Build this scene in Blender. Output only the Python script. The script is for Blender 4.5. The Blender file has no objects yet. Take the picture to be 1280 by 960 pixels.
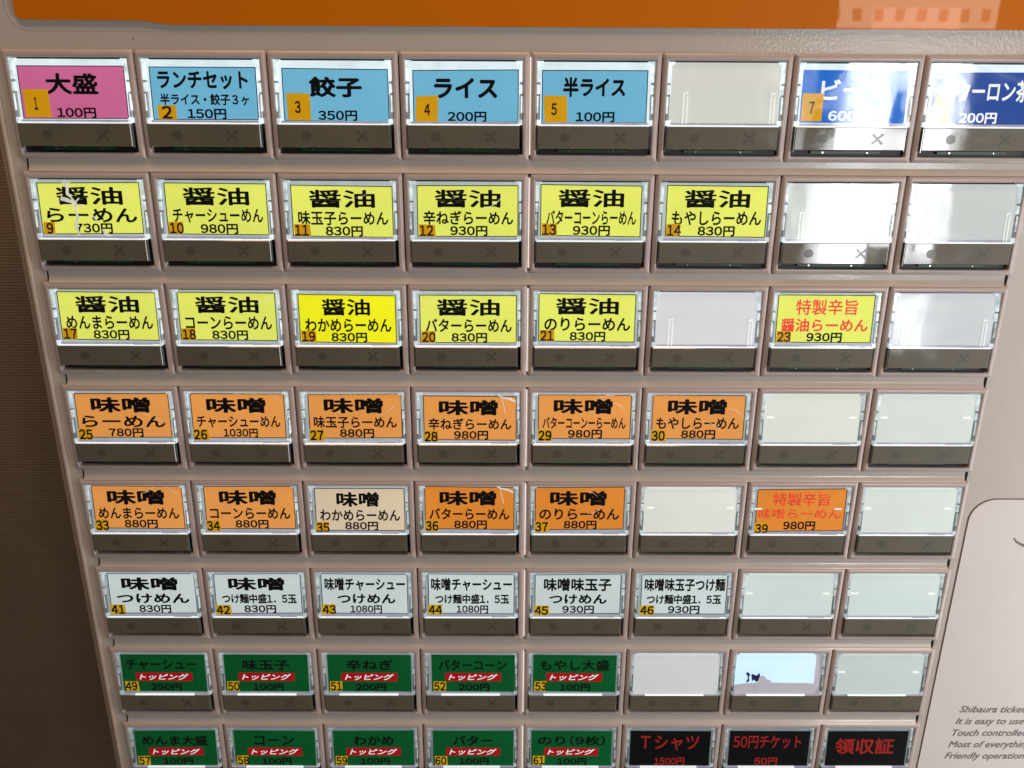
import bpy, math, random
from mathutils import Vector, Matrix, noise
random.seed(7)
S = bpy.context.scene
COL = S.collection
R = math.radians

# ------------------------------------------------------------------ units
# one unit = the pitch of the buttons; X to the right, V down from the top of the first row, W into the machine
U = 0.045
Z0 = 1.45
def P(x, v, w):
    return Vector((x * U, w * U, Z0 - v * U))

# ------------------------------------------------------------------ camera
cam_d = bpy.data.cameras.new('camera')
cam = bpy.data.objects.new('camera', cam_d)
COL.objects.link(cam)
S.camera = cam
cam_d.sensor_width = 36.0
cam_d.lens = 36.0 * 1036.0 / 1280.0
cam_d.clip_start = 0.01
cam_d.clip_end = 100
CR = ((0.9999715, -0.0055339, -0.0051326), (0.0035583, 0.9453553, -0.3260225), (0.0066563, 0.3259950, 0.9453481))
CC = (3.8553852, 0.3347557, -6.8036885)
def dirw(d):
    return Vector((d[0], d[2], -d[1]))
rx, dn, fw = (dirw(r) for r in CR)
m = Matrix((rx, -dn, -fw)).transposed().to_4x4()
m.translation = P(*CC)
cam.matrix_world = m

# ------------------------------------------------------------------ world
W = bpy.data.worlds.new('World')
S.world = W
W.use_nodes = True
bg = W.node_tree.nodes['Background']
bg.inputs[0].default_value = (0.62, 0.58, 0.55, 1)
bg.inputs[1].default_value = 0.06

# ------------------------------------------------------------------ lamps
def area(name, loc, target, sx, sy, power, color):
    d = bpy.data.lights.new(name, 'AREA')
    d.shape = 'RECTANGLE'
    d.size = sx
    d.size_y = sy
    d.energy = power
    d.color = color
    o = bpy.data.objects.new(name, d)
    COL.objects.link(o)
    o.location = loc
    o.rotation_euler = (Vector(target) - Vector(loc)).to_track_quat('-Z', 'Y').to_euler()
    return o
def pane(name, x0, x1, v0, v1, w, rad, color):
    """an upright window pane facing the machine, radiance rad"""
    a, b = P(x0, v0, w), P(x1, v1, w)
    sx, sz = abs(b.x - a.x), abs(a.z - b.z)
    c = (a + b) / 2
    return area(name, c, (c.x, c.y + 1, c.z), sx, sz, rad * math.pi * sx * sz, color)
# the glass door of the shop behind the photographer, to the right
DAY = (0.93, 0.97, 1.0)
pane('door_pane', 23.5, 26.3, -2.6, 10.9, -45, 19.0, DAY)
pane('door_pane', 22.6, 23.5, 3.2, 10.9, -45, 6.0, DAY)
pane('door_pane', 26.5, 28.0, -2.6, -0.2, -45, 15.0, DAY)
pane('door_pane', 26.5, 28.0, 1.9, 9.0, -45, 9.0, DAY)
pane('door_pane', 28.2, 30.4, -2.6, 5.8, -45, 19.0, DAY)
pane('door_pane', 28.2, 29.0, 6.2, 10.2, -45, 12.0, DAY)
pane('door_pane', 29.4, 30.5, 6.0, 10.2, -45, 12.0, DAY)
pane('door_pane', 28.8, 31.0, 11.4, 15.6, -45, 7.0, DAY)
pane('door_pane', 20.6, 21.6, -2.0, 6.0, -45, 3.0, DAY)
# a lit chequered shop curtain above the door
chk = pane('lit_shop_curtain', 22.8, 32.0, -9.5, -3.6, -45, 5.2, (1, 1, 1))
chk.data.use_nodes = True
nt = chk.data.node_tree
em = nt.nodes['Emission']
ge = nt.nodes.new('ShaderNodeNewGeometry')
mp = nt.nodes.new('ShaderNodeMapping')
mp.inputs['Scale'].default_value = (7.4, 3.7, 1)
ck = nt.nodes.new('ShaderNodeTexBrick')
ck.offset = 0.5
ck.inputs['Color1'].default_value = (0.36, 0.22, 0.13, 1)
ck.inputs['Color2'].default_value = (0.50, 0.34, 0.22, 1)
ck.inputs['Mortar'].default_value = (1.0, 0.80, 0.60, 1)
ck.inputs['Scale'].default_value = 1.0
ck.inputs['Mortar Size'].default_value = 0.33
ck.inputs['Mortar Smooth'].default_value = 0.25
ck.inputs['Brick Width'].default_value = 1.0
ck.inputs['Row Height'].default_value = 1.0
wn = nt.nodes.new('ShaderNodeTexNoise')
wn.inputs['Scale'].default_value = 3.5
wa = nt.nodes.new('ShaderNodeVectorMath')
wa.operation = 'MULTIPLY_ADD'
wa.inputs[1].default_value = (0.035, 0.03, 0)
nt.links.new(ge.outputs['Parametric'], wn.inputs['Vector'])
nt.links.new(wn.outputs['Color'], wa.inputs[0])
nt.links.new(ge.outputs['Parametric'], wa.inputs[2])
nt.links.new(wa.outputs[0], mp.inputs[0])
nt.links.new(mp.outputs[0], ck.inputs[0])
nt.links.new(ck.outputs['Color'], em.inputs['Color'])
pane('lit_pink_sign', 24.4, 29.4, -4.6, -3.2, -44, 3.4, (1.0, 0.42, 0.36))
# added fill lamp, unseen and close by, to brighten the right side
area('side_fill', (0.76, -0.27, Z0 - 0.24), (0.30, 0, Z0 - 0.20), 0.26, 0.62, 2.9, (0.95, 0.95, 1.0))
# warm ceiling lamp
area('ceiling_lamp', (0.10, -0.34, Z0 + 0.95), (0.12, -0.1, Z0), 0.8, 0.3, 8.0, (1.0, 0.64, 0.40))

S.view_settings.view_transform = 'Standard'
S.view_settings.look = 'None'
S.view_settings.exposure = 0.0
S.view_settings.gamma = 1.0
S.cycles.max_bounces = 8
S.cycles.transparent_max_bounces = 12
S.cycles.sample_clamp_indirect = 4.0

# ------------------------------------------------------------------ materials
def lin(c):
    return tuple(((x / 255) / 12.92 if x / 255 <= 0.04045 else ((x / 255 + 0.055) / 1.055) ** 2.4) for x in c[:3]) + (1,)
def mat(name, base, rough=0.5, emit=None, strength=0.0, coat=0.0, spec=0.5, bump=None, var=0.0, metal=0.0, coat_rough=0.05, vscale=30, stretch=(1, 1, 1), coat_ior=1.5):
    """bump = (scale, distance); var = amount of blotchy wear in the colour; on lit cards, of painted uneven backlight"""
    mt = bpy.data.materials.new(name)
    mt.use_nodes = True
    n = mt.node_tree
    b = n.nodes['Principled BSDF']
    base = tuple(base) if len(base) == 4 else tuple(base) + (1,)
    b.inputs['Base Color'].default_value = base
    b.inputs['Roughness'].default_value = rough
    b.inputs['Metallic'].default_value = metal
    b.inputs['Coat Weight'].default_value = coat
    b.inputs['Coat Roughness'].default_value = coat_rough
    b.inputs['Coat IOR'].default_value = coat_ior
    b.inputs['Specular IOR Level'].default_value = spec
    if emit is not None:
        b.inputs['Emission Color'].default_value = tuple(emit[:3]) + (1,)
        b.inputs['Emission Strength'].default_value = strength
    tc = None
    if var or bump:
        tc = n.nodes.new('ShaderNodeNewGeometry')
        mp = n.nodes.new('ShaderNodeMapping')
        mp.inputs['Scale'].default_value = stretch
        n.links.new(tc.outputs['Position'], mp.inputs[0])
    if var:
        ns = n.nodes.new('ShaderNodeTexNoise')
        ns.inputs['Scale'].default_value = vscale
        ns.inputs['Detail'].default_value = 6
        ns.inputs['Roughness'].default_value = 0.65
        n.links.new(mp.outputs[0], ns.inputs['Vector'])
        mr = n.nodes.new('ShaderNodeMapRange')
        mr.inputs[1].default_value = 0.25
        mr.inputs[2].default_value = 0.75
        mr.inputs[3].default_value = 1 - var
        mr.inputs[4].default_value = 1 + var
        n.links.new(ns.outputs[0], mr.inputs[0])
        for sock, col in (('Base Color', base), ('Emission Color', emit)):
            if col is None:
                continue
            vm = n.nodes.new('ShaderNodeVectorMath')
            vm.operation = 'SCALE'
            vm.inputs[0].default_value = col[:3]
            n.links.new(mr.outputs[0], vm.inputs['Scale'])
            n.links.new(vm.outputs[0], b.inputs[sock])
    if bump:
        ns = n.nodes.new('ShaderNodeTexNoise')
        ns.inputs['Scale'].default_value = bump[0]
        ns.inputs['Detail'].default_value = 2
        n.links.new(mp.outputs[0], ns.inputs['Vector'])
        bp = n.nodes.new('ShaderNodeBump')
        bp.inputs['Distance'].default_value = bump[1]
        bp.inputs['Strength'].default_value = 1.0
        n.links.new(ns.outputs[0], bp.inputs['Height'])
        if not coat or name.endswith('card'):
            n.links.new(bp.outputs[0], b.inputs['Normal'])
        if coat:
            n.links.new(bp.outputs[0], b.inputs['Coat Normal'])
    return mt

M = {}
M['paint'] = mat('beige_enamel_paint', (0.50, 0.45, 0.385), 0.38, bump=(900, 0.00014), coat=0.5, coat_rough=0.08, var=0.05, vscale=9)
M['strip'] = mat('beige_enamel_strip', (0.52, 0.46, 0.395), 0.30, bump=(800, 0.00003), coat=0.4, var=0.06, vscale=14)
M['trim'] = mat('beige_trim', (0.42, 0.33, 0.25), 0.4, bump=(700, 0.00005), var=0.1, vscale=25)
M['bezel'] = mat('pinkish_grey_plastic', (0.48, 0.395, 0.355), 0.24, var=0.08, vscale=60, bump=(900, 0.00003))
M['dark'] = mat('dark_recess_plastic', (0.012, 0.010, 0.009), 0.45)
M['slit'] = mat('dark_gap', (0.012, 0.008, 0.006), 0.7)
M['pcb'] = mat('green_circuit_board', (0.008, 0.05, 0.022), 0.35, var=0.3, vscale=300)
M['solder'] = mat('solder_dot', (0.8, 0.8, 0.75), 0.2, metal=1.0)
M['smoke'] = mat('smoked_olive_plastic', (0.118, 0.104, 0.064), 0.5, coat=1.0, coat_rough=0.04, var=0.16, vscale=45, coat_ior=1.85)
smoke_n = M['smoke'].node_tree
sn = smoke_n.nodes.new('ShaderNodeTexNoise')
sn.inputs['Scale'].default_value = 110
sn.inputs['Detail'].default_value = 5
sg = smoke_n.nodes.new('ShaderNodeNewGeometry')
sr = smoke_n.nodes.new('ShaderNodeMapRange')
sr.inputs[1].default_value = 0.45
sr.inputs[2].default_value = 0.7
sr.inputs[3].default_value = 0.03
sr.inputs[4].default_value = 0.10
smoke_n.links.new(sg.outputs['Position'], sn.inputs['Vector'])
smoke_n.links.new(sn.outputs[0], sr.inputs[0])
smoke_n.links.new(sr.outputs[0], smoke_n.nodes['Principled BSDF'].inputs['Coat Roughness'])
M['mark'] = mat('printed_mark', (0.078, 0.069, 0.045), 0.5, coat=0.7, coat_rough=0.08)
M['orange'] = mat('orange_acrylic', lin((206, 112, 0)), 0.4, spec=0.1, coat=1.0, coat_rough=0.02, var=0.04, vscale=4)
M['orange_edge'] = mat('orange_acrylic_edge', lin((120, 50, 6)), 0.3)
M['plate'] = mat('beige_printed_film', (0.68, 0.635, 0.585), 0.42, bump=(260, 0.00006), var=0.04, vscale=10)
M['plate_line'] = mat('film_outline', (0.12, 0.085, 0.07), 0.6)
M['grey_ink'] = mat('grey_ink', (0.15, 0.14, 0.135), 0.5)
M['black_ink'] = mat('black_ink', (0.004, 0.004, 0.004), 0.6, spec=0.1)
M['digit_ink'] = mat('dark_red_ink', (0.035, 0.004, 0.002), 0.5)
M['red_ink'] = mat('red_ink', lin((225, 60, 40)), 0.5, emit=lin((225, 60, 40)), strength=0.55)
M['faded_red'] = mat('faded_red_ink', lin((225, 60, 35)), 0.6, emit=lin((220, 55, 32)), strength=0.45, var=0.5, vscale=500)
M['dull_red'] = mat('dull_red_ink', lin((140, 32, 26)), 0.5, spec=0.15, emit=lin((190, 45, 38)), strength=0.26)
M['white_ink'] = mat('white_ink', (0.8, 0.82, 0.82), 0.5, emit=(0.8, 0.85, 0.9), strength=0.55)
M['banner'] = mat('red_banner', lin((150, 14, 22)), 0.5, spec=0.15, emit=lin((190, 20, 28)), strength=0.4)
M['sticker'] = mat('amber_sticker', lin((206, 152, 8)), 0.5, spec=0.2, emit=lin((210, 158, 8)), strength=0.5, var=0.08, vscale=200)
M['sticker_bright'] = mat('yellow_sticker', lin((225, 185, 20)), 0.5, emit=lin((225, 185, 20)), strength=0.3, var=0.1, vscale=200)
M['tape'] = mat('scratched_white_tear', (0.72, 0.72, 0.66), 0.5, emit=(0.8, 0.82, 0.75), strength=0.45, var=0.2, vscale=500)
M['paper'] = mat('torn_grey_paper', lin((185, 182, 190)), 0.7, emit=lin((190, 188, 195)), strength=0.35, var=0.08, vscale=200)
M['blue_ink'] = mat('navy_ink', lin((20, 20, 95)), 0.5)
M['leak'] = mat('backlight_leak', (0.8, 0.75, 0.7), 0.5, emit=(1.0, 0.93, 0.88), strength=0.65)
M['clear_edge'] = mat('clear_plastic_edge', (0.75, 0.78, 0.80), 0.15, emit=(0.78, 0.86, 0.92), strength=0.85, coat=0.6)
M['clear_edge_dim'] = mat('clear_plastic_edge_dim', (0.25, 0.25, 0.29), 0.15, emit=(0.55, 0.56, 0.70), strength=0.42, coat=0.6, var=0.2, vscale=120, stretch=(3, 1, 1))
M['rib'] = mat('painted_glint', (0.8, 0.82, 0.8), 0.1, emit=(0.95, 1.0, 0.98), strength=0.6, coat=1.0)  # painted glint: emission stands in for light reflected at the covers
M['mirror_wall'] = mat('wet_look_side', (0.3, 0.32, 0.31), 0.1, metal=0.6)

def glow(name, c, s):
    return mat(name, tuple(x * 0.28 for x in c[:3]), 0.4, emit=c, strength=s, var=0.16, vscale=90)
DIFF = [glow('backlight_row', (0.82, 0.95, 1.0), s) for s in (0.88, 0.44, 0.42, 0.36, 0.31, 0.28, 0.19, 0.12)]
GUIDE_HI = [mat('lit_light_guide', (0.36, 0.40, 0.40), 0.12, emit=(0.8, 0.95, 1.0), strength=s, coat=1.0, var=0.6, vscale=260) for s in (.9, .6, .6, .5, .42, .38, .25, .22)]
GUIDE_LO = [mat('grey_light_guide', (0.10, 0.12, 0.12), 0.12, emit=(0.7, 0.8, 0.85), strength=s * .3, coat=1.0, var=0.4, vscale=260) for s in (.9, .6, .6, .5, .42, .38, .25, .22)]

def card_mat(name, rgb, strength, var=0.03):
    c = lin(rgb)
    return mat(name, tuple(x * 0.45 for x in c[:3]), 0.45, emit=c, strength=strength * 1.12, spec=0.15, var=var + 0.06, vscale=17, bump=(90, 0.00008))  # var paints uneven backlight into the card colour
CARD = {
    'pink': card_mat('pink_card', (203, 104, 150), 0.72),
    'blue': card_mat('light_blue_card', (110, 180, 212), 0.74),
    'royal': card_mat('royal_blue_card', (28, 108, 205), 0.72),
    'navy': card_mat('navy_blue_card', (34, 72, 150), 0.72),
    'yellow': card_mat('pale_yellow_card', (228, 234, 104), 0.76),
    'bright_yellow': card_mat('bright_yellow_card', (240, 238, 28), 0.78),
    'orange': card_mat('orange_card', (230, 154, 78), 0.72),
    'orange_deep': card_mat('deep_orange_card', (222, 136, 50), 0.71),
    'beige': card_mat('beige_card', (218, 198, 170), 0.70),
    'white': card_mat('white_card', (200, 211, 212), 0.74),
    'green': mat('green_card', (0.0, 0.15, 0.034), 0.5, spec=0.15, emit=lin((0, 100, 44)), strength=0.12, var=0.05, vscale=28),
    'black': card_mat('black_card', (8, 10, 12), 0.3),
}
BLANKS = {}
def blank_mat(rgb):
    if rgb not in BLANKS:
        c = lin(tuple(min(255, x + 7) for x in rgb))
        BLANKS[rgb] = mat('blank_milky_sheet', tuple(x * 0.55 for x in c[:3]), 0.5, emit=c, strength=0.72, var=0.07, vscale=14)
    return BLANKS[rgb]

def cover_material():
    mt = bpy.data.materials.new('clear_cover_plastic')
    mt.use_nodes = True
    n = mt.node_tree
    n.nodes.remove(n.nodes['Principled BSDF'])
    out = n.nodes['Material Output']
    tr = n.nodes.new('ShaderNodeBsdfTransparent')
    tr.inputs[0].default_value = (0.985, 0.99, 0.985, 1)
    gl = n.nodes.new('ShaderNodeBsdfGlossy')
    lw = n.nodes.new('ShaderNodeLayerWeight')
    lw.inputs['Blend'].default_value = 0.5
    pw = n.nodes.new('ShaderNodeMath')
    pw.operation = 'POWER'
    pw.inputs[1].default_value = 5.0
    fr = n.nodes.new('ShaderNodeMath')
    fr.operation = 'MULTIPLY_ADD'
    fr.inputs[1].default_value = 0.96
    fr.inputs[2].default_value = 0.038
    n.links.new(lw.outputs['Facing'], pw.inputs[0])
    n.links.new(pw.outputs[0], fr.inputs[0])
    mx = n.nodes.new('ShaderNodeMixShader')
    g = n.nodes.new('ShaderNodeNewGeometry')
    ns = n.nodes.new('ShaderNodeTexNoise')
    ns.inputs['Scale'].default_value = 40
    ns.inputs['Detail'].default_value = 1
    bp = n.nodes.new('ShaderNodeBump')
    bp.inputs['Distance'].default_value = 0.00005
    n.links.new(g.outputs['Position'], ns.inputs['Vector'])
    n.links.new(ns.outputs[0], bp.inputs['Height'])
    n2 = n.nodes.new('ShaderNodeTexNoise')      # greasy smears
    n2.inputs['Scale'].default_value = 75
    n2.inputs['Detail'].default_value = 5
    n2.inputs['Distortion'].default_value = 1.2
    n.links.new(g.outputs['Position'], n2.inputs['Vector'])
    m2 = n.nodes.new('ShaderNodeMapRange')
    m2.inputs[1].default_value = 0.42
    m2.inputs[2].default_value = 0.72
    m2.inputs[3].default_value = 0.03
    m2.inputs[4].default_value = 0.12
    n.links.new(n2.outputs[0], m2.inputs[0])
    n.links.new(m2.outputs[0], gl.inputs['Roughness'])
    n.links.new(bp.outputs[0], gl.inputs['Normal'])
    n.links.new(fr.outputs[0], mx.inputs[0])
    n.links.new(tr.outputs[0], mx.inputs[1])
    n.links.new(gl.outputs[0], mx.inputs[2])
    n.links.new(mx.outputs[0], out.inputs[0])
    return mt
M['cover'] = cover_material()

def wall_material():
    mt = mat('brown_ribbed_wallcovering', (0.205, 0.148, 0.094), 0.7, var=0.14, vscale=9)
    n = mt.node_tree
    b = n.nodes['Principled BSDF']
    g = n.nodes.new('ShaderNodeNewGeometry')
    wv = n.nodes.new('ShaderNodeTexWave')
    wv.wave_type = 'BANDS'
    wv.bands_direction = 'Z'
    wv.inputs['Scale'].default_value = 118
    wv.inputs['Distortion'].default_value = 2.2
    wv.inputs['Detail'].default_value = 3
    wv.inputs['Detail Scale'].default_value = 2.0
    bp = n.nodes.new('ShaderNodeBump')
    bp.inputs['Distance'].default_value = 0.00028
    n.links.new(g.outputs['Position'], wv.inputs['Vector'])
    n.links.new(wv.outputs['Fac'], bp.inputs['Height'])
    n.links.new(bp.outputs[0], b.inputs['Normal'])
    # the base colour is slightly darker in the grooves between the ribs
    old = b.inputs['Base Color'].links[0].from_socket
    mr = n.nodes.new('ShaderNodeMapRange')
    mr.inputs[3].default_value = 0.90
    mr.inputs[4].default_value = 1.06
    vm = n.nodes.new('ShaderNodeVectorMath')
    vm.operation = 'SCALE'
    n.links.new(wv.outputs['Fac'], mr.inputs[0])
    n.links.new(old, vm.inputs[0])
    n.links.new(mr.outputs[0], vm.inputs['Scale'])
    n.links.new(vm.outputs[0], b.inputs['Base Color'])
    return mt
M['wall'] = wall_material()

# ------------------------------------------------------------------ mesh helpers
class MB:
    def __init__(self):
        self.v, self.f, self.m, self.mats = [], [], [], []
        self.smooth = set()
    def mi(self, mt):
        if mt not in self.mats:
            self.mats.append(mt)
        return self.mats.index(mt)
    def add(self, verts, faces, mt, smooth=False):
        k, i = len(self.v), self.mi(mt)
        self.v += [tuple(p) for p in verts]
        for f in faces:
            if smooth:
                self.smooth.add(len(self.f))
            self.f.append([k + a for a in f])
            self.m.append(i)
    def box(self, x0, x1, v0, v1, w0, w1, mt, ch=0.0):
        """a box; ch chamfers its front edges. w0 is the front"""
        if ch:
            a = [(x0, v0, w0 + ch), (x1, v0, w0 + ch), (x1, v1, w0 + ch), (x0, v1, w0 + ch)]
            b = [(x0 + ch, v0 + ch, w0), (x1 - ch, v0 + ch, w0), (x1 - ch, v1 - ch, w0), (x0 + ch, v1 - ch, w0)]
            c = [(x0, v0, w1), (x1, v0, w1), (x1, v1, w1), (x0, v1, w1)]
            vs = b + a + c
            fs = [(0, 1, 2, 3)]
            for i in range(4):
                j = (i + 1) % 4
                fs.append((4 + i, 4 + j, j, i))
                fs.append((8 + i, 8 + j, 4 + j, 4 + i))
            fs.append((11, 10, 9, 8))
            self.add(vs, fs, mt)
            return
        vs = [(x0, v0, w0), (x1, v0, w0), (x1, v1, w0), (x0, v1, w0), (x0, v0, w1), (x1, v0, w1), (x1, v1, w1), (x0, v1, w1)]
        self.add(vs, [(0, 1, 2, 3), (7, 6, 5, 4), (4, 5, 1, 0), (5, 6, 2, 1), (6, 7, 3, 2), (7, 4, 0, 3)], mt)
    def rings(self, rects, mt, n=4, smooth=True, close=False):
        """rects: (x0, x1, v0, v1, w, radius) loops, bridged one to the next"""
        loops = []
        for (x0, x1, v0, v1, w, r) in rects:
            lp = []
            for cx, cy, a0 in ((x0 + r, v0 + r, 180), (x1 - r, v0 + r, 270), (x1 - r, v1 - r, 0), (x0 + r, v1 - r, 90)):
                for i in range(n + 1):
                    a = R(a0 + 90 * i / n)
                    lp.append((cx + r * math.cos(a), cy + r * math.sin(a), w))
            loops.append(lp)
        L = len(loops[0])
        vs = [p for lp in loops for p in lp]
        fs = []
        for k in range(len(loops) - 1):
            for i in range(L):
                j = (i + 1) % L
                fs.append((k * L + i, k * L + j, (k + 1) * L + j, (k + 1) * L + i))
        self.add(vs, fs, mt, smooth)
        if close:
            self.add(loops[-1], [tuple(range(L))], mt)
    def prism(self, pts, w0, w1, mt, side=None):
        n = len(pts)
        a = [(x, v, w0) for x, v in pts]
        b = [(x, v, w1) for x, v in pts]
        self.add(a, [tuple(range(n))], mt)
        self.add(b, [tuple(reversed(range(n)))], mt)
        self.add(a + b, [(n + i, n + (i + 1) % n, (i + 1) % n, i) for i in range(n)], side or mt)
    def disc(self, cx, cv, r, w, mt, n=20, ry=None):
        ry = ry or r
        self.add([(cx + r * math.cos(2 * math.pi * i / n), cv + ry * math.sin(2 * math.pi * i / n), w) for i in range(n)], [tuple(range(n))], mt)
    def mesh(self, name, lean=False):
        me = bpy.data.meshes.new(name)
        if lean:    # the inside of a cap leans back towards its top
            self.v = [(x, v, w + 0.075 * max(0.0, 0.56 - v)) for x, v, w in self.v]
        me.from_pydata([(x * U, w * U, -v * U) for x, v, w in self.v], [], self.f)
        for mt in self.mats:
            me.materials.append(mt)
        me.polygons.foreach_set('material_index', self.m)
        me.polygons.foreach_set('use_smooth', [i in self.smooth for i in range(len(self.f))])
        me.update()
        return me
def link(name, me, parent=None, loc=None, label=None, **kw):
    o = bpy.data.objects.new(name, me)
    COL.objects.link(o)
    o.parent = parent
    if loc is not None:
        o.location = loc
    if label:
        o['label'] = label
    for k, v in kw.items():
        o[k] = v
    return o

# ------------------------------------------------------------------ lettering
_cache = {}
def glyphs(body, shear=0.0):
    key = (body, shear)
    if key not in _cache:
        c = bpy.data.curves.new('lettering', 'FONT')
        c.body = body
        c.size = 1
        c.shear = shear
        c.resolution_u = 3
        c.fill_mode = 'FRONT'
        o = bpy.data.objects.new('lettering', c)
        COL.objects.link(o)
        bpy.context.view_layer.update()
        me = bpy.data.meshes.new_from_object(o.evaluated_get(bpy.context.evaluated_depsgraph_get()))
        vs = [(v.co.x, v.co.y) for v in me.vertices]
        fs = [tuple(p.vertices) for p in me.polygons]
        bpy.data.objects.remove(o)
        bpy.data.curves.remove(c)
        bpy.data.meshes.remove(me)
        _cache[key] = (vs, fs)
    return _cache[key]
def number_glyphs(body, adv=0.64):
    """fullwidth figures set close together; the yen sign's kanji keeps its width"""
    key = ('#', body, adv)
    if key not in _cache:
        vs, fs, x = [], [], 0.0
        for ch in body:
            digit = ch.isdigit()
            g = glyphs(chr(ord(ch) + 0xFEE0) if (digit or ch in '()') and ord(ch) < 128 else ch)
            k = len(vs)
            a = adv if digit else 0.42 if ch in '()' else 0.98
            off = x - (1.0 - adv) / 2 if digit else x - 0.56 if ch == '(' else x
            vs += [(p[0] * 1.0 + off, p[1]) for p in g[0]]
            fs += [tuple(i + k for i in f) for f in g[1]]
            x += a
        _cache[key] = (vs, fs)
    return _cache[key]
def lettering(mb, body, x0, x1, v0, v1, w, mt, bold=0.0, copies=4, shear=0.0, num=False):
    """text stretched into a box; strokes are thickened by slightly shifted copies"""
    vs, fs = number_glyphs(body) if num else glyphs(body, shear)
    xa, xb = min(p[0] for p in vs) - bold, max(p[0] for p in vs) + bold
    ya, yb = min(p[1] for p in vs) - bold, max(p[1] for p in vs) + bold
    sx, sy = (x1 - x0) / (xb - xa), (v1 - v0) / (yb - ya)
    if body == 'ー':
        sy = sx
    offs = [(0, 0)]
    if bold:
        offs = [(bold * math.cos(2 * math.pi * (i + .5) / copies), bold * math.sin(2 * math.pi * (i + .5) / copies)) for i in range(copies)]
        offs.append((0, 0))
    for k, (dx, dy) in enumerate(offs):
        mb.add([(x0 + (x + dx - xa) * sx, v1 - (y + dy - ya) * sy, w - k * 0.0003) for x, y in vs], [tuple(f) for f in fs], mt)

# ------------------------------------------------------------------ wall
mb = MB()
mb.box(-60, 40, -30, 34, 9, 10, M['wall'])
wall = link('wall', mb.mesh('wall'), loc=(0, 0, Z0), label='dark brown wall with fine horizontal ribs behind the ticket machine', kind='structure')

# ------------------------------------------------------------------ machine
mach = bpy.data.objects.new('ticket_vending_machine', None)
COL.objects.link(mach)
mach.empty_display_size = 0.05
mach.location = (0, 0, Z0)
mach['label'] = 'beige meal ticket vending machine with rows of backlit menu buttons before brown wall'
mach['category'] = 'vending machine'

RP = 0.8995692          # row pitch
BH = 0.803              # height of a bezel
PX = 1.0072             # column pitch
GAP = 0.005             # seam between the two blocks of four columns
# cabinet: body behind, front sheet with an opening for the buttons
mb = MB()
mb.box(-0.165, 14, -6, 13, 0.16, 8.9, M['paint'])
link('cabinet', mb.mesh('cabinet'), mach)
mb = MB()
fr = [(-0.06, -6), (14, -6), (14, 13), (8.035, 13), (8.035, 0.03), (0.042, 0.03), (0.042, 13), (-0.06, 13)]
mb.prism(fr, 0.0, 0.158, M['paint'])
link('front_panel', mb.mesh('front_panel'), mach)
mb = MB()
mb.box(0.05, 8.03, 7.13, 13, 0.0, 0.15, M['paint'])
link('lower_panel', mb.mesh('lower_panel'), mach)
# rounded edge of the cabinet on the left
mb = MB()
prof = [(-0.062, 0.15), (-0.062, -0.004), (-0.068, -0.016), (-0.078, -0.022), (-0.092, -0.022), (-0.102, -0.014), (-0.108, 0.0), (-0.13, 0.006), (-0.15, 0.018), (-0.163, 0.036), (-0.17, 0.06), (-0.17, 0.15)]
vs = [(x, -6, w) for x, w in prof] + [(x, 13, w) for x, w in prof]
n = len(prof)
mb.add(vs, [(i, i + 1, n + i + 1, n + i) for i in range(n - 1)], M['trim'], True)
link('edge_trim', mb.mesh('edge_trim'), mach)
# dark backing behind the slits
mb = MB()
mb.box(0.044, 8.033, 0.03, 7.13, 0.15, 0.158, M['slit'])
for r in range(7):
    v0, v1 = r * 0.8995692 + 0.796, (r + 1) * 0.8995692 + 0.006
    mb.box(0.0425, 0.0615, v0, v1, 0.012, 0.10, M['slit'])
    mb.box(8.0085, 8.0345, v0, v1, 0.012, 0.10, M['slit'])
link('inner_backing', mb.mesh('inner_backing'), mach)

# the painted bars between the rows
def strip_mesh():
    b = MB()
    x0, x1, h = 0.062, 8.008, RP - BH
    pr = [(0.0, 0.0), (h * 0.50, 0.0), (h * 0.62, -0.003), (h * 0.8, -0.011), (h * 0.93, -0.018), (h + 0.004, -0.022), (h + 0.004, 0.14), (-0.02, 0.14)]
    # the bar lies behind the bezels' edges, so it starts a little above
    pr[0] = (-0.02, 0.0)
    n = len(pr)
    vs = [(x0, v, w) for v, w in pr] + [(x1, v, w) for v, w in pr]
    b.add(vs, [(i, n + i, n + (i + 1) % n, (i + 1) % n) for i in range(n)], M['strip'])
    b.add(vs[:n], [tuple(range(n))], M['strip'])
    b.add(vs[n:], [tuple(reversed(range(n)))], M['strip'])
    return b.mesh('bar')
sm = strip_mesh()
for r in range(7):
    link('separator_bar', sm, mach, (0, 0, -(r * RP + BH) * U))

# light that leaks from the lamps behind through the seam between the two blocks
mb = MB()
mb.box(4 * PX - 0.0015, 4 * PX + 0.0065, 0.035, 0.76, -0.019, 0.02, M['leak'])
lk = mb.mesh('seam')
for r in range(8):
    link('seam_glow', lk, mach, (0, 0, -r * RP * U))

# orange acrylic sign
mb = MB()
oo = [(0.165, -6), (14, -6), (14, -0.172), (7, -0.174), (1.36, -0.174), (1.25, -0.180), (1.10, -0.201), (0.23, -0.203)]
for i in range(5):
    a = R(90 + 22.5 * i)
    oo.append((0.215 + 0.05 * math.cos(a), -0.253 + 0.05 * math.sin(a)))
mb.prism(oo, -0.02, -0.001, M['orange'], M['orange_edge'])
link('orange_sign', mb.mesh('orange_sign'), mach, label='glossy orange acrylic sign above the buttons')
mb = MB()
rim = []
for off in (0.055, 0.066, 0.078):
    rim.append([(0.165 - off, -6)] + [(0.245 + (0.08 + off) * math.cos(R(a)), -0.283 + (0.08 + off) * math.sin(R(a))) for a in (180, 165, 150, 135, 120, 105, 90)] + [(1.2, -0.203 + off), (1.45, -0.176 + off * .62)])
vs = [(x, v, w) for lp, w in zip(rim, (-0.0005, -0.0035, -0.0005)) for x, v in lp]
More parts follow.
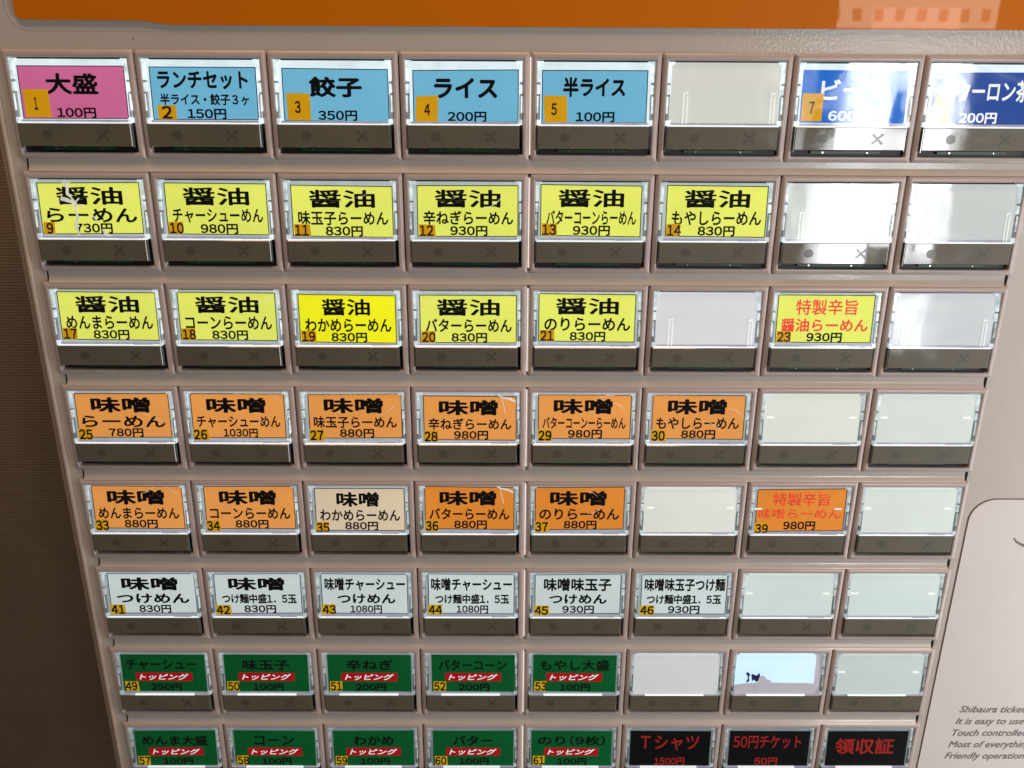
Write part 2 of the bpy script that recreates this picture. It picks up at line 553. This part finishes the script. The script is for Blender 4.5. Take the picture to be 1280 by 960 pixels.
n = len(rim[0])
mb.add(vs, [(k * n + i, k * n + i + 1, (k + 1) * n + i + 1, (k + 1) * n + i) for k in range(2) for i in range(n - 1)], M['paint'], True)
link('sign_rim', mb.mesh('sign_rim'), mach)

# printed film plate on the right
mb = MB()
px, pv, pr_ = 8.125, 3.782, 0.22
def plate_outline(o):
    pts = [(px - o, 12.5)]
    for i in range(9):
        a = R(180 + 90 * i / 8)
        pts.append((px + pr_ + (pr_ + o) * math.cos(a), pv + pr_ + (pr_ + o) * math.sin(a)))
    pts += [(13.5, pv - o), (13.5, 12.5)]
    return pts
mb.prism(plate_outline(0.010), -0.0035, -0.001, M['plate_line'])
mb.prism(plate_outline(0.0), -0.0075, -0.0036, M['plate'])
plate = link('information_plate', mb.mesh('information_plate'), mach, label='beige printed plate with rounded corner and grey English lines')
mb = MB()
for i, (t, x1) in enumerate((('Shibaura ticket vending', 10.05), ('It is easy to use', 9.56 + .02), ('Touch controlled panel', 10.0), ('Most of everything is', 9.95), ('Friendly operation', 9.66))):
    # width such that the first words end where the photograph cuts them
    vs, fs = glyphs(t, 0.28)
    wd = max(p[0] for p in vs) - min(p[0] for p in vs)
    ht = max(p[1] for p in vs) - min(p[1] for p in vs)
    k = 0.118
    v = 6.075 + i * 0.146
    base_h = k * (max(p[1] for p in vs))
    desc = k * (-min(min(p[1] for p in vs), 0))
    x0 = 8.43 - 0.012 * i
    lettering(mb, t, x0, x0 + wd * k * 0.94, v + 0.088 - base_h, v + 0.088 + desc, -0.008, M['grey_ink'], 0.018, 4, 0.28)
link('lettering', mb.mesh('lettering', True), plate)
# the emblem cut by the frame's edge: a slanted stroke over a crescent
mb = MB()
cx, cv = 8.86, 4.17
o, inn = [], []
for i in range(13):
    a = R(165 - 150 * i / 12)
    o.append((cx + 0.30 * math.cos(a), cv - 0.03 + 0.16 * math.sin(a)))
    inn.append((cx + 0.285 * math.cos(a), cv - 0.03 + 0.125 * math.sin(a)))
mb.add([(x, v, -0.008) for x, v in o + inn], [(i, i + 1, 14 + i, 13 + i) for i in range(12)], M['grey_ink'])
mb.add([(x, v, -0.008) for x, v in ((8.66, 4.10), (8.70, 4.10), (8.86, 3.90), (8.84, 3.87))], [(0, 1, 2, 3)], M['grey_ink'])
link('emblem', mb.mesh('emblem'), plate)

# ------------------------------------------------------------------ shared button meshes
OX0, OX1, OV0, OV1 = 0.048, 0.953, 0.053, 0.755
def bezel_mesh():
    b = MB()
    g, h = 0.0045, BH
    def rr(i, w, r):
        return (g + i, PX - g - i, i, h - i, w, r)
    def ri(i, w, r):
        return (OX0 - i, OX1 + i, OV0 - i, OV1 + i, w, r)
    b.rings([rr(0, 0.02, 0.014), rr(0, -0.008, 0.014), rr(0.003, -0.0145, 0.014), rr(0.009, -0.0200, 0.012), rr(0.018, -0.0240, 0.010), rr(0.028, -0.0260, 0.008),
             ri(0.008, -0.0262, 0.008), ri(0.004, -0.0245, 0.007), ri(0.0008, -0.020, 0.005), ri(0, -0.013, 0.004), ri(0, 0.10, 0.004)], M['bezel'])
    return b.mesh('bezel')
def recess_mesh():
    b = MB()
    b.add([(OX0, OV0, .1), (OX1, OV0, .1), (OX1, OV1, .1), (OX0, OV1, .1)], [(0, 1, 2, 3)], M['dark'])
    b.box(OX0 + .001, OX1 - .001, 0.712, 0.7535, 0.02, 0.09, M['dark'])
    return b.mesh('recess')
def board_mesh():
    b = MB()
    b.box(0.21, 0.76, 0.716, 0.735, -0.006, 0.04, M['pcb'])
    b.box(0.30, 0.312, 0.722, 0.732, -0.010, -0.0062, M['solder'])
    b.box(0.655, 0.664, 0.724, 0.732, -0.010, -0.0062, M['solder'])
    return b.mesh('circuit_board')
def lowpanel_mesh():
    b = MB()
    b.box(0.058, 0.925, 0.5365, 0.706, -0.054, -0.022, M['smoke'], 0.004)
    # the clear side lips of the panel
    b.box(0.0535, 0.0565, 0.54, 0.722, -0.050, -0.014, M['mirror_wall'])
    b.box(0.9275, 0.9300, 0.54, 0.714, -0.046, -0.014, M['mirror_wall'])
    return b.mesh('lower_flap')
def marks_mesh():
    b = MB()
    b.disc(0.275, 0.621, 0.040, -0.0546, M['mark'], 20, 0.036)
    t, l, cx, cv = 0.0095, 0.042, 0.705, 0.621
    for k, s in enumerate((1, -1)):
        dx, dv = l, l * s * 0.92
        nx, nv = -s * t * .72, t * .72
        b.add([(cx - dx + nx, cv - dv + nv, -0.0546 - k * .0004), (cx + dx + nx, cv + dv + nv, -0.0546 - k * .0004), (cx + dx - nx, cv + dv - nv, -0.0546 - k * .0004), (cx - dx - nx, cv - dv - nv, -0.0546 - k * .0004)], [(0, 1, 2, 3)], M['mark'])
    return b.mesh('marks')
def cover_mesh():
    b = MB()
    b.box(-0.44, 0.44, -0.236, 0.236, -0.004, 0.004, M['cover'], 0.003)
    return b.mesh('cover')
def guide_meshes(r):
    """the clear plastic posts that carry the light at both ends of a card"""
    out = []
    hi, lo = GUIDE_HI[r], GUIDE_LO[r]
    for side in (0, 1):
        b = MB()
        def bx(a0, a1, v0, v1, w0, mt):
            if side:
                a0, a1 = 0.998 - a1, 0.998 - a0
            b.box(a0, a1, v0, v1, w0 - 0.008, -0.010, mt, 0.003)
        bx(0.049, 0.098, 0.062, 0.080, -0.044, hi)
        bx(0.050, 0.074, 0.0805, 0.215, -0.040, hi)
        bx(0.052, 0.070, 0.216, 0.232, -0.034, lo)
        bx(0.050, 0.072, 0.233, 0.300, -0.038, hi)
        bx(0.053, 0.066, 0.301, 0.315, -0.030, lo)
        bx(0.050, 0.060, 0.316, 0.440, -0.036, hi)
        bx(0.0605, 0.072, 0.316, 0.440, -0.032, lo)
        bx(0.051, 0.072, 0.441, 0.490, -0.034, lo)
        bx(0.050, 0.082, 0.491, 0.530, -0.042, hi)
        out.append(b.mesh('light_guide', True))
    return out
def diffuser_mesh(r):
    b = MB()
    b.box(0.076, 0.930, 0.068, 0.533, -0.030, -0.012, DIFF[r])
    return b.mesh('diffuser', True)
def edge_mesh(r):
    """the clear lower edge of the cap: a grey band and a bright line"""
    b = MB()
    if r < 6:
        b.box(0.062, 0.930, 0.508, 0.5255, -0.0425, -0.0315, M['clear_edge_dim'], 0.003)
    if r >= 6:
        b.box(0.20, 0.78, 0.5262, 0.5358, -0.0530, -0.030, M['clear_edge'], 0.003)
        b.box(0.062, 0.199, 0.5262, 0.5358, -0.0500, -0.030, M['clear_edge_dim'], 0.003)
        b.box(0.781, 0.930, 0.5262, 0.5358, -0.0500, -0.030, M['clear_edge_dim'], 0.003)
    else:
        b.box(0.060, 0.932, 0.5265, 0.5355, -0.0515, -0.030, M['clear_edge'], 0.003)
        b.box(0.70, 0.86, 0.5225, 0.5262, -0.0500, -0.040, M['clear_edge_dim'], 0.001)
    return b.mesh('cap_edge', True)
def glint_mesh(kind):  # reflected glints on the covers, shaped as small glowing bars and dashes
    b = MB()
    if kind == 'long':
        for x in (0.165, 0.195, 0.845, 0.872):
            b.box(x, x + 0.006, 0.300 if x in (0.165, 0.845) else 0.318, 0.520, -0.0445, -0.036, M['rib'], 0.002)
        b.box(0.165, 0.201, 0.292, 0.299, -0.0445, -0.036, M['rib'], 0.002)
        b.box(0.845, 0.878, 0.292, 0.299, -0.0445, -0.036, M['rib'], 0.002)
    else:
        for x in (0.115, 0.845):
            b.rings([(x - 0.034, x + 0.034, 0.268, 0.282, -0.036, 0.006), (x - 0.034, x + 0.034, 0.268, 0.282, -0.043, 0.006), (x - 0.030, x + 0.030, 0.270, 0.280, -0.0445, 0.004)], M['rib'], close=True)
    return b.mesh('clip', True)  # clip: painted glint on the cover
BEZ, REC, BRD, LOW, MRK, COV = bezel_mesh(), recess_mesh(), board_mesh(), lowpanel_mesh(), marks_mesh(), cover_mesh()
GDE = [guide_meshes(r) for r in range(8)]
DIF = [diffuser_mesh(r) for r in range(8)]
EDG = [edge_mesh(r) for r in range(8)]
GLINT = {'long': glint_mesh('long'), 'dash': glint_mesh('dash')}

# ------------------------------------------------------------------ what is printed on each button
# text line: (text, a0, a1, b0, b1, boldness) in fractions of the card
FW = str.maketrans('0123456789', '０１２３４５６７８９')
def price(p, a0=0.325, a1=0.695, b0=0.785, b1=0.985, ink=None):
    return (p + '円', a0, a1, b0, b1, 0.034, ink)
def C(no, color, lines, pr, name, **kw):
    d = dict(no=no, color=color, lines=lines, price=pr, name=name)
    d.update(kw)
    return d
def shoyu(no, l2, p, name, **kw):
    k = kw.pop('k', (0.175, 0.825))
    return C(no, kw.pop('color', 'yellow'), [('醤油', k[0], k[1], 0.085, 0.43, 0.024), (l2, 0.06, 0.95, 0.49, 0.77, 0.026)], price(p), name, **kw)
def miso(no, l2, p, name, **kw):
    k = kw.pop('k', (0.165, 0.80))
    return C(no, kw.pop('color', 'orange'), [('味噌', k[0], k[1], 0.09, 0.435, 0.036), (l2, 0.05, 0.945, 0.50, 0.765, 0.026)], price(p), name, **kw)
def tsuke(no, l1, a, l2, c, p, name, bold=0.034, **kw):
    return C(no, 'white', [(l1, a[0], a[1], 0.095, 0.42, bold), (l2, c[0], c[1], 0.50, 0.745, 0.036)], price(p), name, **kw)
def topping(no, l1, a, p, name, **kw):
    return C(no, 'green', [(l1, a[0], a[1], 0.13, 0.41, 0.024)], price(p), name, banner=True, **kw)
def blank(rgb, **kw):
    return dict(blank=rgb, **kw)
ROWS = [
    [C(1, 'pink', [('大盛', .25, .74, .14, .54, .036)], price('100'), 'pink card reading large portion 100 yen', st=(.03, .26, .44, .97), top=.115),
     C(2, 'blue', [('ランチセット', .07, .92, .08, .42, .036), ('半ライス・餃子３ヶ', .08, .92, .50, .72, .034)], price('150'), 'light blue card reading lunch set 150 yen', st=(.05, .22, .72, .99), top=.118),
     C(3, 'blue', [('餃子', .25, .75, .15, .54, .042)], price('350'), 'light blue card reading gyoza 350 yen', st=(.035, .25, .47, .98), top=.125),
     C(4, 'blue', [('ライス', .20, .80, .15, .54, .042)], price('200'), 'light blue card reading rice 200 yen', st=(.03, .25, .49, .99), top=.128),
     C(5, 'blue', [('半ライス', .20, .79, .13, .51, .042)], price('100'), 'light blue card reading half rice 100 yen', st=(.02, .23, .48, .985), top=.125),
     blank((206, 207, 200), rib='long'),
     C(7, 'royal', [('ビール', .18, .84, .17, .56, .026)], price('600', .27, .68, .76, .97, 'white_ink'), 'blue card reading beer 600 yen', st=(.01, .21, .44, .97), ink='white_ink', top=.115),
     C(8, 'navy', [('黒ウーロン茶', .08, .93, .15, .56, .024)], price('200', .28, .64, .76, .97, 'white_ink'), 'navy blue card reading black oolong tea 200 yen', st=(.03, .20, .46, .99), ink='white_ink', top=.125)],
    [shoyu(9, 'らーめん', '730', 'scratched yellow card reading shoyu ramen 730 yen', tear=1, st=(.02, .135, .76, 1.0)),
     shoyu(10, 'チャーシューめん', '980', 'yellow card reading shoyu chashu noodles 980 yen'),
     shoyu(11, '味玉子らーめん', '830', 'yellow card reading shoyu egg ramen 830 yen', top=.100),
     shoyu(12, '辛ねぎらーめん', '930', 'yellow card reading shoyu spicy leek ramen 930 yen', top=.093),
     shoyu(13, 'バターコーンらーめん', '930', 'yellow card reading shoyu butter corn ramen 930 yen'),
     shoyu(14, 'もやしらーめん', '830', 'yellow card reading shoyu bean sprout ramen 830 yen'),
     blank((196, 203, 198), rib='long'), blank((186, 193, 190), rib='long')],
    [shoyu(17, 'めんまらーめん', '830', 'yellow card reading shoyu menma ramen 830 yen'),
     shoyu(18, 'コーンらーめん', '830', 'yellow card reading shoyu corn ramen 830 yen'),
     shoyu(19, 'わかめらーめん', '830', 'bright yellow card reading shoyu wakame ramen 830 yen', color='bright_yellow', k=(.24, .735), top=.096),
     shoyu(20, 'バターらーめん', '830', 'yellow card reading shoyu butter ramen 830 yen', top=.094),
     shoyu(21, 'のりらーめん', '830', 'yellow card reading shoyu nori ramen 830 yen'),
     blank((211, 213, 217), rib='long'),
     C(23, 'yellow', [('特製辛旨', .19, .83, .09, .42, .020), ('醤油らーめん', .05, .955, .49, .77, .026)], price('930'), 'yellow card with red print reading special spicy shoyu ramen 930 yen', ink='red_ink', top=.080),
     blank((192, 196, 200), rib='long')],
    [miso(25, 'らーめん', '780', 'orange card reading miso ramen 780 yen'),
     miso(26, 'チャーシューめん', '1030', 'orange card reading miso chashu noodles 1030 yen'),
     miso(27, '味玉子らーめん', '880', 'orange card reading miso egg ramen 880 yen'),
     miso(28, '辛ねぎらーめん', '980', 'orange card with torn corner reading miso spicy leek ramen 980 yen', top=.092, tear=2),
     miso(29, 'バターコーンーらーめん', '980', 'orange card reading miso butter corn ramen 980 yen'),
     miso(30, 'もやしらーめん', '880', 'orange card reading miso bean sprout ramen 880 yen'),
     blank((212, 216, 208)), blank((202, 211, 205))],
    [miso(33, 'めんまらーめん', '880', 'orange card reading miso menma ramen 880 yen'),
     miso(34, 'コーンらーめん', '880', 'orange card reading miso corn ramen 880 yen'),
     miso(35, 'わかめらーめん', '880', 'beige card reading miso wakame ramen 880 yen', color='beige', k=(.24, .715), top=.084),
     miso(36, 'バターらーめん', '880', 'deep orange card with peeling corner reading miso butter ramen 880 yen', color='orange_deep', tear=2),
     miso(37, 'のりらーめん', '880', 'deep orange card reading miso nori ramen 880 yen', color='orange_deep'),
     blank((216, 219, 212)),
     C(39, 'orange_deep', [('特製辛旨', .18, .82, .09, .40, .018), ('味噌らーめん', .03, .96, .46, .70, .014)], price('980', .32, .68, .76, .97), 'worn orange card with blotted red print reading special spicy miso ramen 980 yen', ink='faded_red', top=.080, clip=True, worn=True),
     blank((205, 214, 208))],
    [tsuke(41, '味噌', (.15, .80), 'つけめん', (.08, .92), '830', 'white card reading miso dipping noodles 830 yen', .036),
     tsuke(42, '味噌', (.16, .81), 'つけ麺中盛1．5玉', (.075, .94), '830', 'white card reading miso dipping noodles medium portion 830 yen', .036),
     tsuke(43, '味噌チャーシュー', (.04, .97), 'つけめん', (.18, .855), '1080', 'white card reading miso chashu dipping noodles 1080 yen'),
     tsuke(44, '味噌チャーシュー', (.035, .97), 'つけ麺中盛1．5玉', (.08, .94), '1080', 'white card reading miso chashu dipping noodles medium portion 1080 yen'),
     tsuke(45, '味噌味玉子', (.105, .89), 'つけめん', (.17, .84), '930', 'white card reading miso egg dipping noodles 930 yen'),
     tsuke(46, '味噌味玉子つけ麺', (.04, .975), 'つけ麺中盛1．5玉', (.07, .94), '930', 'white card reading miso egg dipping noodles medium portion 930 yen'),
     blank((200, 211, 207)), blank((196, 209, 204))],
    [topping(49, 'チャーシュー', (.06, .90), '250', 'green card reading chashu topping 250 yen'),
     topping(50, '味玉子', (.22, .78), '100', 'green card reading egg topping 100 yen'),
     topping(51, '辛ねぎ', (.225, .785), '200', 'green card reading spicy leek topping 200 yen'),
     topping(52, 'バターコーン', (.085, .90), '200', 'green card reading butter corn topping 200 yen'),
     topping(53, 'もやし大盛', (.08, .92), '100', 'green card reading extra bean sprout topping 100 yen'),
     blank((200, 202, 204), rib=None), dict(broken=True), blank((186, 196, 196))],
    [topping(57, 'めんま大盛', (.09, .90), '100', 'green card reading extra menma topping 100 yen'),
     topping(58, 'コーン', (.25, .74), '100', 'green card reading corn topping 100 yen'),
     topping(59, 'わかめ', (.25, .75), '100', 'green card reading wakame topping 100 yen'),
     topping(60, 'バター', (.25, .74), '100', 'green card reading butter topping 100 yen'),
     topping(61, 'のり(9枚)', (.08, .92), '100', 'green card reading nori nine sheets topping 100 yen'),
     C(0, 'black', [('Ｔシャツ', .125, .86, .12, .55, .022)], price('1500', .31, .69, .76, .99, 'dull_red'), 'black card with red print reading T-shirt 1500 yen', ink='dull_red'),
     C(0, 'black', [('50円チケット', .05, .90, .12, .50, .020)], price('50', .33, .62, .76, .99, 'dull_red'), 'black card with red print reading 50 yen ticket', ink='dull_red'),
     C(0, 'black', [('領収証', .10, .84, .20, .66, .026)], None, 'black card with red print reading receipt', ink='dull_red')],
]
TOP = [0.125, 0.086, 0.080, 0.078, 0.068, 0.078, 0.092, 0.110]
HGT = [0.388, 0.408, 0.410, 0.406, 0.418, 0.418, 0.408, 0.408]
RDV = [0.004, 0.006, 0.0, 0.0, 0.003, 0.0, -0.006, -0.006]     # rows are not perfectly even
CX0, CX1 = 0.094, 0.912

def blob(mb, cx, cv, rx_, rv, w, mt, n=14, jit=0.35, seed=0):
    rnd = random.Random(seed)
    mb.add([(cx + rx_ * (1 + rnd.uniform(-jit, jit)) * math.cos(2 * math.pi * i / n), cv + rv * (1 + rnd.uniform(-jit, jit)) * math.sin(2 * math.pi * i / n), w) for i in range(n)], [tuple(range(n))], mt)
def streak(mb, pts, wd, w, mt, seed=0):
    rnd = random.Random(seed)
    a, b = [], []
    for i, (x, v) in enumerate(pts):
        k = wd * rnd.uniform(0.3, 1.2)
        j = min(i + 1, len(pts) - 1)
        i0 = max(i - 1, 0)
        dx, dv = pts[j][0] - pts[i0][0], pts[j][1] - pts[i0][1]
        L = math.hypot(dx, dv) or 1
        a.append((x - dv / L * k, v + dx / L * k, w))
        b.append((x + dv / L * k, v - dx / L * k, w))
    n = len(a)
    mb.add(a + b, [(i, i + 1, n + i + 1, n + i) for i in range(n - 1)], mt)

for r, row in enumerate(ROWS):
    for c, d in enumerate(row):
        X = c * PX + (GAP if c >= 4 else 0.0)
        V = r * RP + RDV[r] * 0.5
        rnd = random.Random(r * 31 + c)
        if 'no' in d:
            lab = 'backlit button with ' + d['name']
        elif 'blank' in d:
            lab = 'backlit button with blank milky sheet'
        else:
            lab = 'broken button with glowing pale blue light and torn paper strip'
        btn = link('button', BEZ, mach, (X * U, 0, -V * U), label=lab)
        link('recess', REC, btn)
        link('circuit_board', BRD, btn)
        fl = link('flap', LOW, btn)
        fl.location = (rnd.uniform(-.002, .002) * U, rnd.uniform(-.001, .001) * U, 0)
        mk = link('printed_marks', MRK, btn)
        mk.location = fl.location
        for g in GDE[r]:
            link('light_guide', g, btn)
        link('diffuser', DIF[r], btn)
        link('cap_edge', EDG[r], btn)
        cv = link('cover', COV, btn, (0.496 * U, -0.0505 * U, -0.296 * U))
        cv.rotation_euler = (R(rnd.uniform(-.5, .5)), 0, R(rnd.uniform(-.35, .35)))
        if 'blank' in d:
            b = MB()
            b.box(0.078, 0.920, 0.066, 0.504, -0.0350, -0.0305, blank_mat(d['blank']))
            b.add([(0.078, 0.504, -0.0350), (0.920, 0.504, -0.0350), (0.920, 0.5225, -0.0436), (0.078, 0.5225, -0.0436)], [(0, 1, 2, 3)], blank_mat(d['blank']))
            link('blank_sheet', b.mesh('blank_sheet', True), btn)
            rk = d.get('rib', 'dash')  # rib: kind of painted glint
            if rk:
                cp = link('clip', GLINT[rk], btn)  # glint built as geometry behind the cover
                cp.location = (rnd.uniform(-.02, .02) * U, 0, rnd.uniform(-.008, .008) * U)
            continue
        if 'broken' in d:
            b = MB()
            lit = mat('pale_blue_backlight', (0.5, 0.6, 0.7), 0.4, emit=lin((190, 224, 248)), strength=0.86, var=0.03, vscale=40)
            b.rings([(0.070, 0.86, 0.070, 0.50, -0.0305, 0.05), (0.070, 0.86, 0.070, 0.50, -0.034, 0.05)], lit, close=True)
            b.box(0.0745, 0.924, 0.0745, 0.525, -0.0312, -0.0304, M['paper'])
            link('lamp_window', b.mesh('lamp_window', True), btn)
            b = MB()
            pts = [(0.075, 0.525), (0.075, 0.42), (0.17, 0.405), (0.30, 0.395), (0.31, 0.34), (0.345, 0.318), (0.375, 0.33), (0.39, 0.36), (0.43, 0.37), (0.435, 0.395), (0.62, 0.40), (0.80, 0.40), (0.86, 0.41), (0.87, 0.525)]
            b.prism(pts, -0.0368, -0.0345, M['paper'])
            link('torn_paper', b.mesh('torn_paper', True), btn)
            b = MB()
            b.prism([(0.180, 0.30), (0.190, 0.278), (0.212, 0.285), (0.222, 0.312), (0.212, 0.335), (0.221, 0.372), (0.205, 0.392), (0.188, 0.388), (0.203, 0.352), (0.199, 0.318)], -0.0372, -0.0369, M['blue_ink'])
            b.prism([(0.235, 0.30), (0.258, 0.302), (0.285, 0.318), (0.315, 0.285), (0.322, 0.32), (0.305, 0.375), (0.285, 0.39), (0.268, 0.36), (0.25, 0.38), (0.24, 0.345)], -0.0374, -0.0369, M['blue_ink'])
            link('ink_stain', b.mesh('ink_stain', True), btn)
            continue
        # card
        t, h = d.get('top', TOP[r]), HGT[r]
        jx = rnd.uniform(-.009, .009)
        x0, x1 = CX0 + jx + (0.006 if c < 4 else 0.0), CX1 + jx + (0.006 if c < 4 else 0.0)
        tilt = rnd.uniform(-.010, .010)
        def cc(a, bb):
            return (x0 + a * (x1 - x0), t + bb * h + tilt * (a - .5))
        def sheet(mb, a0, a1, b0, b1, w, mt):
            mb.add([cc(a0, b0) + (w,), cc(a1, b0) + (w,), cc(a1, b1) + (w,), cc(a0, b1) + (w,)], [(0, 1, 2, 3)], mt)
        b = MB()
        cm = CARD[d['color']]
        pts = [cc(0, 0), cc(1, 0), cc(1, 1), cc(0, 1)]
        b.prism(pts, -0.0372, -0.0345, cm)
        if d['color'] not in ('green', 'black', 'royal', 'navy'):
            e, ev, w = 0.0085, 0.017, -0.0375
            sheet(b, 0, 1, 0, ev, w, M['black_ink'])
            sheet(b, 0, 1, 1 - ev, 1, w, M['black_ink'])
            sheet(b, 0, e, ev, 1 - ev, w, M['black_ink'])
            sheet(b, 1 - e, 1, ev, 1 - ev, w, M['black_ink'])
        if d.get('banner'):
            sheet(b, .16, .835, .485, .715, -0.0375, M['banner'])
        link('menu_card', b.mesh('menu_card', True), btn)
        # print
        b = MB()
        ink = d.get('ink', 'black_ink')
        ls = [(l[0], l[1], l[2], l[3], l[4], l[5], ink) for l in d['lines']]
        if d['price']:
            p = d['price']
            ls.append(p[:6] + (p[6] or 'black_ink',))
        for (s, a0, a1, b0, b1, bo, ik) in ls:
            ax0, bv0 = cc(a0, b0)
            ax1, bv1 = cc(a1, b1)
            lettering(b, s, ax0, ax1, t + b0 * h, t + b1 * h, -0.0379, M[ik], bo, 6 if bo > .023 else 4, num=s.endswith('円') or '中盛1' in s or '9枚' in s or s.startswith('50'))
        if d.get('banner'):
            q0, q1 = cc(.20, .52), cc(.79, .685)
            lettering(b, 'トッピング', q0[0], q1[0], t + .52 * h, t + .685 * h, -0.0379, M['white_ink'], 0.022, 4, 0.25)
        link('lettering', b.mesh('lettering', True), btn)
        # number sticker
        if d['no']:
            if 'st' in d:
                a0, a1, b0, b1 = d['st']
            elif r in (1, 2):
                a0, a1, b0, b1 = (.015, .165, .755, .995)
            elif r in (3, 4):
                a0, a1, b0, b1 = (.0, .155, .79, 1.05)
            elif r == 5:
                a0, a1, b0, b1 = (-.005, .165, .77, 1.02)
            else:
                a0, a1, b0, b1 = (.02, .17, .72, .985)
            b = MB()
            sj = rnd.uniform(-.01, .01)
            st = M['sticker_bright'] if r >= 5 else M['sticker']
            p = [cc(a0, b0), cc(a1 + sj, b0 + sj), cc(a1 + sj * 2, b1), cc(a0 + sj, b1)]
            b.prism(p, -0.0406, -0.0400, st)
            big = r == 0 and d['no'] != 2
            s = str(d['no'])
            if big:
                ua, ub, va, vb = (.34, .60, .28, .74) if s != '1' else (.40, .55, .28, .74)
            else:
                ua, ub, va, vb = (.22, .80, .04, .97) if len(s) == 1 else (.03, .97, .06, .96)
            q0, q1 = cc(a0 + (a1 - a0) * ua, b0 + (b1 - b0) * va), cc(a0 + (a1 - a0) * ub, b0 + (b1 - b0) * vb)
            lettering(b, s, q0[0], q1[0], q0[1], q1[1], -0.0410, M['digit_ink'] if r < 3 else M['black_ink'], 0.036, 4, num=True)
            link('number_sticker', b.mesh('number_sticker', True), btn)
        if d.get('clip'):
            link('clip', GLINT['dash'], btn)  # clip: painted glint on the cover
        elif r == 0 and c in (3, 4, 2) or (r == 1 and c == 5):
            pass
        # damage
        if d.get('tear') == 1:
            b = MB()
            w = -0.0412
            streak(b, [cc(.27, .02), cc(.30, .10), cc(.29, .2), cc(.33, .30), cc(.36, .40), cc(.355, .52), cc(.365, .68), cc(.34, .85), cc(.36, .99), cc(.33, 1.04)], .013, w, M['tape'], 1)
            streak(b, [cc(.22, .30), cc(.29, .34), cc(.35, .40), cc(.43, .47)], .014, w - .0004, M['tape'], 2)
            streak(b, [cc(.30, .45), cc(.36, .38), cc(.40, .30)], .009, w - .0008, M['tape'], 3)
            streak(b, [cc(.50, .62), cc(.53, .68), cc(.55, .75)], .013, w, M['tape'], 4)
            streak(b, [cc(.60, .90), cc(.62, 1.0), cc(.68, 1.06)], .012, w, M['tape'], 5)
            streak(b, [cc(.25, -.02), cc(.28, .0), cc(.33, .02)], .012, w - .0004, M['tape'], 6)
            streak(b, [cc(.86, .08), cc(.88, .2), cc(.87, .36)], .004, w, M['tape'], 7)
            link('tear', b.mesh('tear', True), btn)
        elif d.get('tear') == 2:
            b = MB()
            w = -0.0400
            streak(b, [cc(.80, -.03), cc(.85, .03), cc(.93, .06), cc(.99, .12)], .010, w, M['tape'], 11)
            streak(b, [cc(.84, .03), cc(.86, .2), cc(.88, .38)], .003, w - .0004, M['tape'], 12)
            link('tear', b.mesh('tear', True), btn)
        if r in (1, 2, 3, 4) and d['no'] not in (9, 28, 36, 39) and rnd.random() < 0.6:
            b = MB()
            for q in range(rnd.choice((1, 2))):
                a, bb, dl = rnd.uniform(.55, .85), rnd.uniform(.0, .75), rnd.uniform(.08, .2)
                sg_ = rnd.choice((-1, 1))
                streak(b, [cc(min(a + dl * t_, .985), min(max(bb + sg_ * dl * t_ * t_, .01), .98)) for t_ in (0, .3, .6, .85, 1.1)], .0016, -0.0402 - q * .0004, M['tape'], r * 10 + c)
            link('crease', b.mesh('crease', True), btn)
        if d.get('worn'):
            b = MB()
            for i in range(60):
                q = cc(rnd.uniform(.12, .94), rnd.choice((rnd.uniform(.10, .40), rnd.uniform(.48, .72))))
                blob(b, q[0], q[1], rnd.uniform(.003, .010), rnd.uniform(.002, .006), -0.0402 - i * 0.00004, cm, 8, .5, i)
            link('worn_spots', b.mesh('worn_spots', True), btn)

# chips and specks of dirt on the enamel
mb = MB()
rnd = random.Random(5)
spots = [(1.02, -0.075, .0045)]
for i in range(26):
    if i < 14:
        spots.append((rnd.uniform(0.1, 8.0), rnd.randrange(7) * RP + BH + rnd.uniform(0.01, 0.05), rnd.uniform(.0015, .0035)))
    elif i < 20:
        spots.append((rnd.uniform(0.1, 8.6), rnd.uniform(-0.14, -0.02), rnd.uniform(.0015, .003)))
    else:
        spots.append((rnd.uniform(8.1, 9.0), rnd.uniform(1.0, 3.5), rnd.uniform(.0015, .0035)))
for i, (x, v, q) in enumerate(spots):
    blob(mb, x, v, q, q * rnd.uniform(.6, 1.3), -0.0006, M['slit'], 7, .3, i)
link('paint_chips', mb.mesh('paint_chips'), mach)
